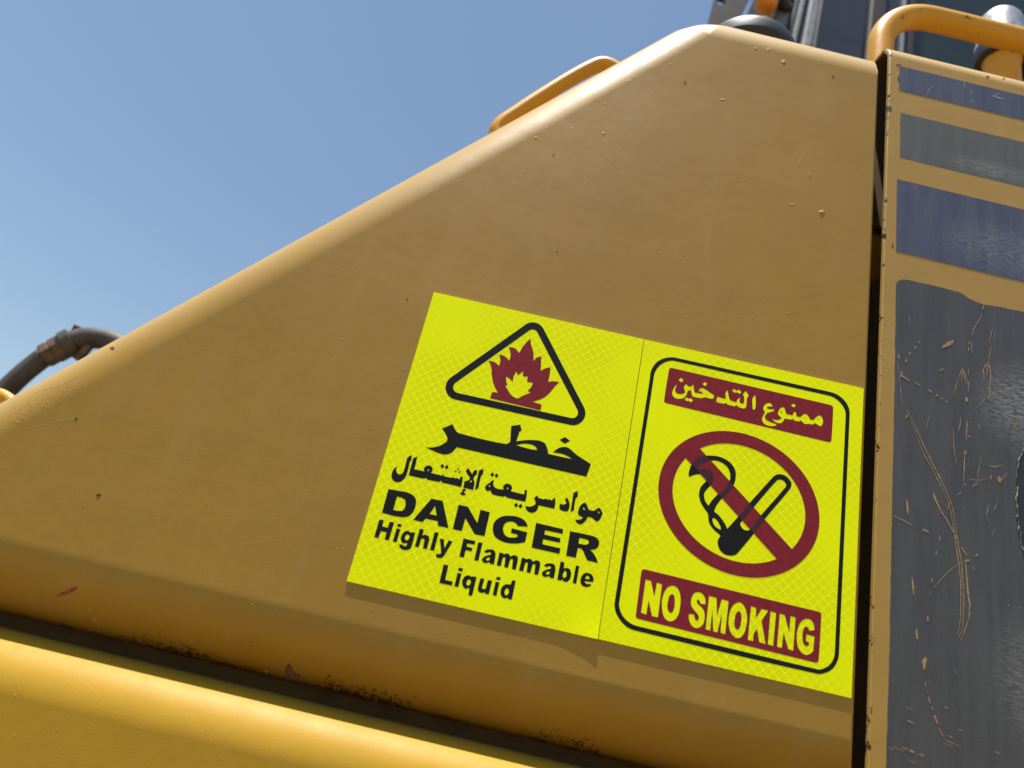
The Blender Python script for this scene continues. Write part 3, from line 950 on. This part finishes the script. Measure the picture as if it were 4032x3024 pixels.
SC += sk('R3', '1150,0 1230,120 1340,320 1388,405/4;1293,0 1340,320 1395,680 1420,900 1425,1100 1415,1400 1395,1520 1375,1570/4;1325,0 1370,330 1430,680 1455,1000 1460,1200 1440,1520 1392,1608/4;1480,655 1490,800 1510,1050 1535,1200 1520,1380/7;1462,660 1535,650/12;1515,1400 1470,1530 1415,1650/4;570,85 700,150 820,218/4;948,268 1028,297/9;1430,680 1340,730 1230,830 1090,985/3;818,870 828,980 836,1082/8;1158,350 1160,412/6;1118,530 1114,592/5;1063,860 1065,930/4;1042,1028 1040,1085/4;1010,1345 1012,1412/8;868,1495 875,1570 880,1635/8;1420,470 1500,600/4;1568,725 1592,775/4;2013,1195 2017,1225/6;2140,1230 2158,1234/10;1770,0 1745,90 1770,170/3;1850,260 1805,360/3;1605,600 1638,572/8;1540,1300 1520,1400/3')
SC += sk('R4', '985,280 968,330 965,438/18;980,590 985,648/4;995,680 1005,718/4;1015,770 1042,852/5;1060,890 1072,945/5;1090,1000 1110,1050 1132,1108/9;1145,1160 1205,1262/6;755,1062 850,1108/5;688,1398 762,1428/5;780,1438 842,1462/10;898,1480 970,1512/5;508,1398 600,1440/3;735,893 822,932/3;1208,893 1265,914/4;1205,1348 1315,1387/3;1230,1308 1420,1392/3;770,1555 885,1608/3;570,1385 715,1452/3;1265,1255 1320,1280/4;1400,1180 1435,1192/5;1340,450 1360,470/4;1830,1440 1910,1485/3')
strokes('scratches', SC, door, M_scr, big, .00026)
PA = sk('R1', '780,760 790,870/3;1820,910 1775,1110/3;1855,960 1840,1060/3;1555,1085 1560,1230/3;1515,1420 1515,1520/3;1705,1430 1710,1580/3;640,1330 670,1659/2.5')
PA += sk('R2', '665,0 685,290/2.5;1030,430 990,600/2.5;1800,200 1900,130 2020,95 2200,80/3;1620,330 1730,215 1850,130 1980,110/2.5;1830,420 1950,330 2200,250/2.5;1370,1420 1440,1380/3;1560,1310 1630,1275/4;1450,1300 1495,1280/4;1740,1659 1765,1540/4;1820,1620 1880,1510/4')
PA += sk('F', '3640,390 3660,350 3675,335/4;3795,320 3797,350/4;3820,375 3830,355/4;3908,383 3935,365/4;3905,378 3950,392/8;3818,405 3835,392/3')
strokes('pale_scuffs', PA, door, M_scr_pale, big, .00034)

def chip(name, P, o, mat, parent, lift=.0002, label=None):
    lp = smooth_loop(P, 3)
    v2, tris = fill([lp])
    V = []
    for p in v2:
        q = drop(p.x, p.y, o, lift)
        V.append(q if q is not None else W(p.x, p.y))
    me = mesh(name, V, [tuple(t) for t in tris])
    bm = bmesh.new(); bm.from_mesh(me)
    for f in bm.faces:
        if f.normal.dot(CAM - f.calc_center_median()) < 0: f.normal_flip()
    bm.to_mesh(me); bm.free()
    ob = obj(name, me, mat, parent)
    if label: ob['label'] = label
    return ob
chip('red_scuff', pts('Z5', '430,302 470,278 500,262 555,238 610,217 600,245 545,274 490,292'), cover, M_redscuff, cover, label='small red scuff near the lower lip')
chip('rust_spot', pts('Z6', '243,915 252,862 275,828 298,858 318,898 376,925 360,948 300,945 240,932'), cover, M_rustchip, cover, label='rust spot on the lower lip')
chip('rust_chip', [(3490, 419), (3500, 418), (3510, 423), (3512, 430), (3505, 437), (3490, 439)], door, M_darkchip, door)
chip('rust_chip', [(3536, 300), (3540, 298), (3541, 312), (3538, 322), (3534, 316)], door, M_darkchip, door)
chip('rust_chip', [(3524, 258), (3540, 253), (3548, 256), (3538, 260)], door, M_darkchip, door)
chip('rust_chip', [(3511, 968), (3516, 960), (3518, 972), (3513, 978)], door, M_darkchip, door)
def speck(x, y, r, o, mat, parent):
    rnd = random.Random(int(x*7+y))
    return chip('paint_chip', [(x + r*rnd.uniform(.7, 1.2)*math.cos(t), y + r*rnd.uniform(.6, 1.1)*math.sin(t)) for t in [k*math.pi/4 for k in range(8)]], o, mat, parent)
for x, y, r in ((443, 1372, 9), (388, 1951, 9), (3281, 303, 5), (2698, 325, 5), (300, 1650, 6), (1603, 1180, 4), (2180, 610, 4), (2195, 995, 4)):
    speck(x, y, r, cover, M_darkchip, cover)
for x, y, r in ((560, 2970, 6), (335, 2630, 5), (850, 2745, 5), (990, 2530, 4)):
    speck(x, y, r, lower, M_darkchip, lower)
for x, y, r in ((3888, 303, 6), (3952, 310, 5)):
    speck(x, y, r, door, M_darkchip, door)

# pimples and runs in the paint: real low bumps
def blister_field(name, o, spots, mat, parent):
    V, F = [], []
    for px, py, rx, ry, h in spots:
        c = drop(px, py, o, 0)
        if c is None: continue
        a = drop(px+3, py, o, 0); b = drop(px, py+3, o, 0)
        if a is None or b is None: continue
        u = (a-c).normalized(); w_ = (b-c).normalized()
        nn = u.cross(w_).normalized()
        if nn.dot(CAM-c) < 0: nn = -nn
        sc = (a-c).length/3
        rings, seg = 4, 10
        base = len(V)
        h *= .55
        V.append(c + nn*h)
        for i in range(1, rings+1):
            f = i/rings
            hh = h*math.cos(f*math.pi/2)**1.5 - (.00005 if i == rings else 0)
            for k in range(seg):
                t = 2*math.pi*k/seg
                V.append(c + u*(math.cos(t)*rx*f*sc) + w_*(math.sin(t)*ry*f*sc) + nn*hh)
        for k in range(seg):
            F.append((base, base+1+k, base+1+(k+1) % seg))
        for i in range(rings-1):
            for k in range(seg):
                p, q = base+1+i*seg, base+1+(i+1)*seg
                F.append((p+k, q+k, q+(k+1) % seg, p+(k+1) % seg))
    me = mesh(name, V, F)
    bm = bmesh.new(); bm.from_mesh(me); bmesh.ops.recalc_face_normals(bm, faces=bm.faces); bm.to_mesh(me); bm.free()
    ob = obj(name, me, mat, parent, smooth=True)
    ob['kind'] = 'stuff'
    return ob
rnd = random.Random(11)
spots = []
for _ in range(230):
    x, y = rnd.uniform(150, 3380), rnd.uniform(250, 2650)
    r = rnd.uniform(2.5, 6)
    spots.append((x, y, r, r*rnd.uniform(.9, 1.8), rnd.uniform(.00008, .0003)))
for x, y, rx, ry, h in ((3086, 245, 10, 14, .0008), (2975, 192, 9, 10, .0004), (3026, 196, 7, 12, .0004), (3236, 835, 15, 9, .0012),
                        (3150, 640, 6, 26, .0003), (3188, 690, 6, 18, .0004), (3120, 806, 16, 6, .0003), (2845, 393, 14, 6, .0004),
                        (2110, 543, 5, 8, .0005), (2376, 526, 6, 9, .0005), (2478, 318, 5, 7, .0004)):
    spots.append((x, y, rx, ry, h))
blister_field('paint_blisters', cover, spots, M_panel, cover)
blister_field('paint_blisters', lower, [(rnd.uniform(10, 1400), 2480 + rnd.uniform(20, 420), rnd.uniform(3, 6), rnd.uniform(3, 7), rnd.uniform(.0001, .0003)) for _ in range(50)], M_lower, lower)

# ------------------------------------------------------------------ grab rails
rub = []
rn = random.Random(21)
for _ in range(34):
    t = rn.random()
    x, y = 40 + 260*t + rn.uniform(-14, 14), 1640 - 130*t + rn.uniform(-26, 26)
    a = rn.uniform(.25, .75); l = rn.uniform(10, 34)
    rub.append(([(x, y), (x + l*.6*math.cos(a), y + l*.6*math.sin(a)), (x + l*math.cos(a + .15), y + l*math.sin(a + .15))], rn.uniform(2, 3.5)))
rub += [([(140, 1545), (230, 1520), (320, 1478)], 2), ([(100, 1690), (210, 1660), (340, 1640)], 1.6), ([(1280, 1010), (1400, 1070), (1500, 1100)], 1.3),
        ([(2040, 860), (2080, 1040)], 1.3), ([(2300, 560), (2420, 640), (2460, 690)], 1.3), ([(2700, 780), (2860, 720), (2960, 700)], 1.3), ([(2550, 1220), (2700, 1260), (2800, 1270)], 1.3),
        ([(600, 1500), (720, 1560)], 1.3), ([(900, 2150), (1120, 2120)], 1.3), ([(420, 1760), (540, 1790), (640, 1800)], 1.3)]
strokes('hairline_scratches', rub, cover, plain('thin_bright_paint_scratch', (0.44, 0.28, 0.065), .5, var=.2, scale=500), cover, .00012)
yr = .062
pL = W(3467, 200, yr)
zr = W(3900, 131, yr).z
rad = .0118
bend = .052
path = [(pL.x, yr, ZC + .50), (pL.x, yr, ZC + .60), (pL.x, yr, zr - bend)]
for i in range(1, 7):
    a = math.pi/2*i/6
    path.append((pL.x + bend - bend*math.cos(a), yr, zr - bend + bend*math.sin(a)))
path += [(pL.x + .12, yr, zr), (pL.x + .3, yr, zr), (.82, yr, zr)]
for i in range(1, 7):
    a = math.pi/2*i/6
    path.append((.82 + bend*math.sin(a), yr, zr - bend + bend*math.cos(a)))
path += [(.82 + bend, yr, ZC + .50)]
r1 = obj('handrail', tube_mesh('handrail', path, rad, 28, True, 4), M_rail, EXC, smooth=True)
r1['label'] = 'chipped yellow tube handrail above the side door'

yl = .10
q0, q1, q2 = W(1938, 505, yl), W(2200, 338, yl), W(2352, 250, yl)
u = (q2 - q0).normalized()
wv = Vector((u.z, 0, -u.x))
if wv.z > 0: wv = -wv
lr = [q0 - u*.006 + wv*.05, q0 - u*.004 + wv*.015, q0 + u*.004 + wv*.003, q0 + u*.03, q1, q2 - u*.012, q2 + u*.004 + wv*.004, q2 + u*.010 + wv*.016, q2 + u*.012 + wv*.05]
r2 = obj('handle', tube_mesh('handle', lr, .0072, 24, True, 6), M_rail, EXC, smooth=True)
r2['label'] = 'small yellow rod handle on the sloping cover'
yk = .12
kc = W(25, 1572, yk)
kn = [(kc.x - .10, yk + .02, kc.z - .10), (kc.x - .05, yk, kc.z - .022), (kc.x - .012, yk, kc.z + .001), (kc.x + .006, yk, kc.z - .003), (kc.x + .016, yk, kc.z - .02), (kc.x + .02, yk, kc.z - .07)]
r3 = obj('handle', tube_mesh('handle', kn, .0056, 20, True, 6), M_rail, EXC, smooth=True)
r3['label'] = 'lower yellow rod handle below the hose'

# ------------------------------------------------------------------ hydraulic hose
yh = .50
def H(u, v, dy=0): return W(u*.31646, 1200 + v*.31646, yh + dy)
hose = [(-1.02, yh, ZC - .12), (-.86, yh, ZC + .05), H(-220, 1390), H(60, 1075), H(300, 845), H(560, 640)]
h1 = obj('hydraulic_hose', tube_mesh('hydraulic_hose', hose, .0130, 22, True, 6), M_hose, EXC, smooth=True)
h1['label'] = 'thick dusty black hydraulic hose rising behind the cover'
fdir = (H(830, 500) - H(560, 640)).normalized()
f0 = H(565, 636)
Lf = (H(820, 505) - f0).length
fit = lathe_mesh('hose_coupling', [(.0005, -.002), (.0150, -.002), (.0158, 0), (.0158, Lf*.35), (.0150, Lf*.40), (.0168, Lf*.44), (.0168, Lf), (.0005, Lf)], f0, fdir, 6)
hf_ = obj('coupling', fit, M_brown, h1)
el = [H(790, 520), H(900, 460), H(1080, 415), H(1280, 425), H(1480, 490), H(1700, 640), H(1850, 900), (H(1850, 900).x + .02, yh, ZC - .10)]
h2 = obj('elbow_hose', tube_mesh('elbow_hose', el, [.0140, .0145, .0145, .0138, .0132, .013, .013, .013], 22, True, 6), M_hose, h1, smooth=True)
nut = lathe_mesh('clamp', [(.0145, -.006), (.0185, -.006), (.0185, .006), (.0145, .006)], H(860, 480), fdir, 20)
obj('clamp', nut, M_hose, h1)
bolt = lathe_mesh('clamp_bolt', [(.0005, 0), (.0055, 0), (.0055, .010), (.0005, .010)], H(930, 350), Vector((.2, -.3, 1)), 6)
obj('clamp_bolt', bolt, M_brown, h1)
lug = lathe_mesh('clamp_bolt', [(.0005, 0), (.0062, 0), (.0062, .030), (.0005, .030)], H(960, 690), (H(1060, 570) - H(960, 690)), 8)
obj('clamp_bolt', lug, M_brown, h1)

# ------------------------------------------------------------------ black domed cap, capped filler neck
yd = .075
dc = W(2700 + 690*.36166, 440*.36166, yd)
dtop = W(2700 + 620*.36166, 205*.36166, yd - .01).z
rr = .046
hd = dtop - .018 - (ZT - .002)
prof = [(rr*.86, 0), (rr*.86, hd*.30), (rr*.98, hd*.32), (rr, hd*.42), (rr*.97, hd*.62)]
for i in range(1, 9):
    a = math.pi/2*i/8
    prof.append((rr*.97*math.cos(a) + .0004, hd*(.62 + .38*math.sin(a))))
cap1 = obj('breather_cap', lathe_mesh('breather_cap', prof, (dc.x, yd, ZT - .002)), M_black, EXC, smooth=True)
cap1['label'] = 'black domed cap on the tool box top'

ya = .16
nc = W(3917, 262, ya)
ct = W(3950, 52, ya)
cx = (nc.x + ct.x)/2 + .002
zb_ = W(3300 + 1870*.33092, 660*.33092, ya).z
neck = obj('filler_neck', lathe_mesh('filler_neck', [(.0185, -.35), (.0185, -.018), (.0195, -.014), (.0205, -.010), (.0205, 0)], (cx, ya, zb_)), M_rail, EXC, smooth=True)
hc = ct.z - zb_
cp = [(.0200, -.004), (.0262, -.004), (.0272, -.001), (.0272, hc*.22), (.0262, hc*.26), (.0255, hc*.30), (.0245, hc*.62)]
for i in range(1, 9):
    a = math.pi/2*i/8
    cp.append((.0243*math.cos(a) + .0003, hc*(.62 + .36*math.sin(a))))
fc = obj('cap', lathe_mesh('cap', cp, (cx, ya, zb_)), M_silver, neck, smooth=True)
fc['label'] = 'dull silver filler cap'
obj('cap_seal', lathe_mesh('cap_seal', [(.0202, -.010), (.0268, -.0098), (.0276, -.006), (.0276, .008), (.0274, .010)], (cx, ya, zb_)), M_black, neck, smooth=True)
bx = W(4046, 240, ya)
cap2 = obj('hinge_bolt', lathe_mesh('hinge_bolt', [(.0005, -.03), (.010, -.03), (.010, -.012), (.015, -.010), (.016, .006), (.010, .012), (.0005, .012)], (bx.x, ya, bx.z)), M_black, EXC, smooth=True)
obj('stem', box_mesh('stem', bx.x - .006, bx.x + .006, ya - .006, ya + .006, ZC + .45, bx.z - .028), M_rail, cap2)

# ------------------------------------------------------------------ cab
yc = .70
def colx(px, py=40): return W(px, py, yc).x
z_lo, z_hi = ZC + .25, ZC + 2.25
cab = obj('cab', box_mesh('cab', colx(3230), colx(3230) + 1.30, yc + .02, yc + 1.5, z_lo, z_hi, .03, 3), M_cabdark, EXC)
cab['label'] = 'dark blue-black cab with tinted windows'
def post(name, pa, pb, mat, y0, y1, parent=cab, lean=0.0, label=None):
    xa, xb = colx(pa), colx(pb)
    zm = W((pa+pb)/2, 40, yc).z
    vs_ = []
    for y in (y0, y1):
        for x, z in ((xa, z_lo), (xb, z_lo), (xb, z_hi), (xa, z_hi)):
            vs_.append((x + lean*(z - zm), y, z))
    me = mesh(name, vs_, [(0, 1, 2, 3), (7, 6, 5, 4), (0, 4, 5, 1), (1, 5, 6, 2), (2, 6, 7, 3), (3, 7, 4, 0)])
    bm = bmesh.new(); bm.from_mesh(me)
    bmesh.ops.bevel(bm, geom=list(bm.edges), offset=min(.006, abs(xb-xa)*.2), segments=2, profile=.5, affect='EDGES')
    bm.to_mesh(me); bm.free()
    o = obj(name, me, mat, parent)
    if label: o['label'] = label
    return o
ln = .06
post('pillar', 3016, 3060, M_cabbrown, yc - .01, yc + .05, lean=ln + .1, label='brown front pillar of the cab')
post('window_pane', 3052, 3122, M_glass2, yc, yc + .02, lean=ln + .06, label='pale quarter window with sky tone in its colour')
post('seal', 3118, 3140, M_cabdark, yc - .012, yc + .05, lean=ln + .03)
post('trim', 3138, 3156, M_trim, yc - .016, yc + .05, lean=ln + .03)
post('seal', 3154, 3176, M_cabdark, yc - .012, yc + .05, lean=ln + .02)
post('trim', 3174, 3214, M_trim, yc - .018, yc + .05, lean=ln + .01)
post('door_panel', 3212, 3408, M_cabframe, yc - .02, yc + .03, lean=ln, label='blue-black cab door panel')
post('seal', 3405, 3474, M_cabdark, yc - .026, yc + .03, lean=ln*.6)
post('pillar', 3472, 3530, M_cabframe, yc - .02, yc + .03, lean=ln*.5)
post('trim', 3530, 3541, M_trim, yc - .03, yc + .03, lean=ln*.5)
post('seal', 3541, 3588, M_cabdark, yc - .024, yc + .03, lean=ln*.4)
post('window_pane', 3586, 4360, M_glass, yc - .008, yc + .02, lean=.0, label='dark green tinted side window')

# bracket with a hole, and an orange marker lamp, on the far side of the cab front
yb = .62
def Zb(u, v): return W(2700 + u*.36166, v*.36166, yb)
e1, e2 = (Zb(310, 0) - Zb(238, 275)), (Zb(690, 0) - Zb(588, 205))
b0, b1, b2, b3 = Zb(238, 275) - e1*.9, Zb(588, 205) - e2*1.4, Zb(690, 0) + e2*1.0, Zb(310, 0) + e1*.75
hc_ = Zb(385, 15); hr = (Zb(440, 15) - hc_).length*.9
lo = [(b.x, b.z) for b in (b0, b1, b2, b3)]
hl = [(hc_.x + hr*math.cos(t), hc_.z + hr*1.0*math.sin(t)) for t in [2*math.pi*k/24 for k in range(24)]]
v2, tris = fill([lo, hl])
n = len(v2); th = .010
V = [(p.x, yb, p.y) for p in v2] + [(p.x, yb + th, p.y) for p in v2]
F = [tuple(t) for t in tris] + [tuple(i + n for i in t)[::-1] for t in tris]
cnt = {}
for t in tris:
    for i in range(len(t)):
        e = (t[i], t[(i+1) % len(t)]); cnt.setdefault(tuple(sorted(e)), []).append(e)
for e in cnt.values():
    if len(e) == 1:
        a, b = e[0]; F.append((b, a, a+n, b+n))
me = mesh('mirror_bracket', V, F)
bm = bmesh.new(); bm.from_mesh(me); bmesh.ops.recalc_face_normals(bm, faces=bm.faces); bm.to_mesh(me); bm.free()
br = obj('mirror_bracket', me, M_bracket, EXC)
br['label'] = 'dark flat bracket with a round hole'
arm = [tuple(Vector((b2.x, yb + .005, b2.z))), tuple(Vector((b2.x + .05, yb + .03, b2.z + .03))), (colx(3060) + .03, yc + .02, b2.z + .05)]
obj('arm', tube_mesh('arm', arm, .012, 14), M_bracket, br, smooth=True)
foot = [tuple(Vector(((b0.x + b1.x)/2, yb + .005, b0.z + .02))), ((b0.x+b1.x)/2 + .02, yb + .03, ZC + .75), ((b0.x+b1.x)/2 + .10, yc + .03, ZC + .45)]
obj('arm', tube_mesh('arm', foot, .012, 14), M_bracket, br, smooth=True)
lc = W(2700 + 890*.36166, -15*.36166, yb + .02)
lamp = obj('marker_lamp', lathe_mesh('marker_lamp', [(.0005, -.030), (.018, -.030), (.022, -.024), (.023, .02), (.018, .05), (.0005, .054)], lc, Vector((.1, 0, 1)), 24), M_orange, cab, smooth=True)
lamp['label'] = 'orange marker lamp'
obj('lamp_stem', tube_mesh('lamp_stem', [lc + Vector((0, 0, .045)), lc + Vector((.03, .03, .09)), (colx(3060) + .05, yc + .01, lc.z + .10)], .008, 12), M_bracket, lamp, smooth=True)

# ------------------------------------------------------------------ body behind the covers, undercarriage (out of frame)
plate = obj('gap_light_blocker', box_mesh('gap_light_blocker', -.36, .262, .06, .068, ZC - .12, ZC + .02), M_dark_in, EXC)  # added behind the lower gap to block light and keep it dark
body = obj('upper_frame', box_mesh('upper_frame', -1.15, 2.6, .075, 2.35, ZC - .52, ZC - .05, .02), M_bracket, EXC)
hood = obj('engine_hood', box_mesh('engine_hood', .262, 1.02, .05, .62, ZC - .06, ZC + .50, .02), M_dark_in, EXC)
innert = obj('inner_tube', tube_mesh('inner_tube', [(.215, .075, ZC + .41), (.262, .075, ZC + .41), (.32, .075, ZC + .41)], .030, 24), M_rail, EXC, smooth=True)
deck = obj('deck', box_mesh('deck', .262, 2.2, .40, 2.2, ZC - .06, ZC + .30, .02), M_lower, EXC)
turn = obj('turntable', lathe_mesh('turntable', [(.0005, 0), (.62, 0), (.62, .22), (.55, .30), (.0005, .30)], (.75, 1.2, .82), seg=48), M_black, EXC)
car = obj('track_frame', box_mesh('track_frame', -.2, 1.7, .55, 1.85, .45, .84, .04), M_black, EXC)
for yt in (.02, 1.85):
    loop = []
    for cx_, a0 in ((2.35, -90), (-.95, 90)):
        for i in range(13):
            a = math.radians(a0 + 180*i/12)
            loop.append((cx_ + .38*math.cos(a), .40 + .38*math.sin(a)))
    n = len(loop)
    V = [(x, yt, z) for x, z in loop] + [(x, yt + .55, z) for x, z in loop]
    F = [(i, (i+1) % n, n + (i+1) % n, n + i) for i in range(n)] + [tuple(range(n))[::-1], tuple(range(n, 2*n))]
    me = mesh('track', V, F)
    bm = bmesh.new(); bm.from_mesh(me); bmesh.ops.recalc_face_normals(bm, faces=bm.faces); bm.to_mesh(me); bm.free()
    tr = obj('track', me, M_black, EXC)
    # grouser plates
    shoe = None
    per = [0]
    for i in range(n):
        a, b = Vector(loop[i]), Vector(loop[(i+1) % n]); per.append(per[-1] + (b-a).length)
    tot = per[-1]; cnt_ = 46
    for s in range(cnt_):
        d = tot*s/cnt_
        i = max(j for j in range(n) if per[j] <= d)
        a, b = Vector(loop[i]), Vector(loop[(i+1) % n])
        p = a + (b-a)*((d - per[i])/(per[i+1]-per[i])); t = (b-a).normalized()
        if shoe is None:
            shoe = box_mesh('shoe', -.085, .085, -.01, .56, -.012, .012, .004, 1)
            shoe.materials.append(M_black)
        so_ = bpy.data.objects.new('shoe', shoe)
        scene.collection.objects.link(so_)
        so_.parent = tr
        so_.matrix_parent_inverse = Matrix.Identity(4)
        ang = -math.atan2(t.y, t.x)
        so_.matrix_basis = Matrix.Translation((p.x, yt, p.y + 0.004)) @ Matrix.Rotation(ang, 4, 'Y')
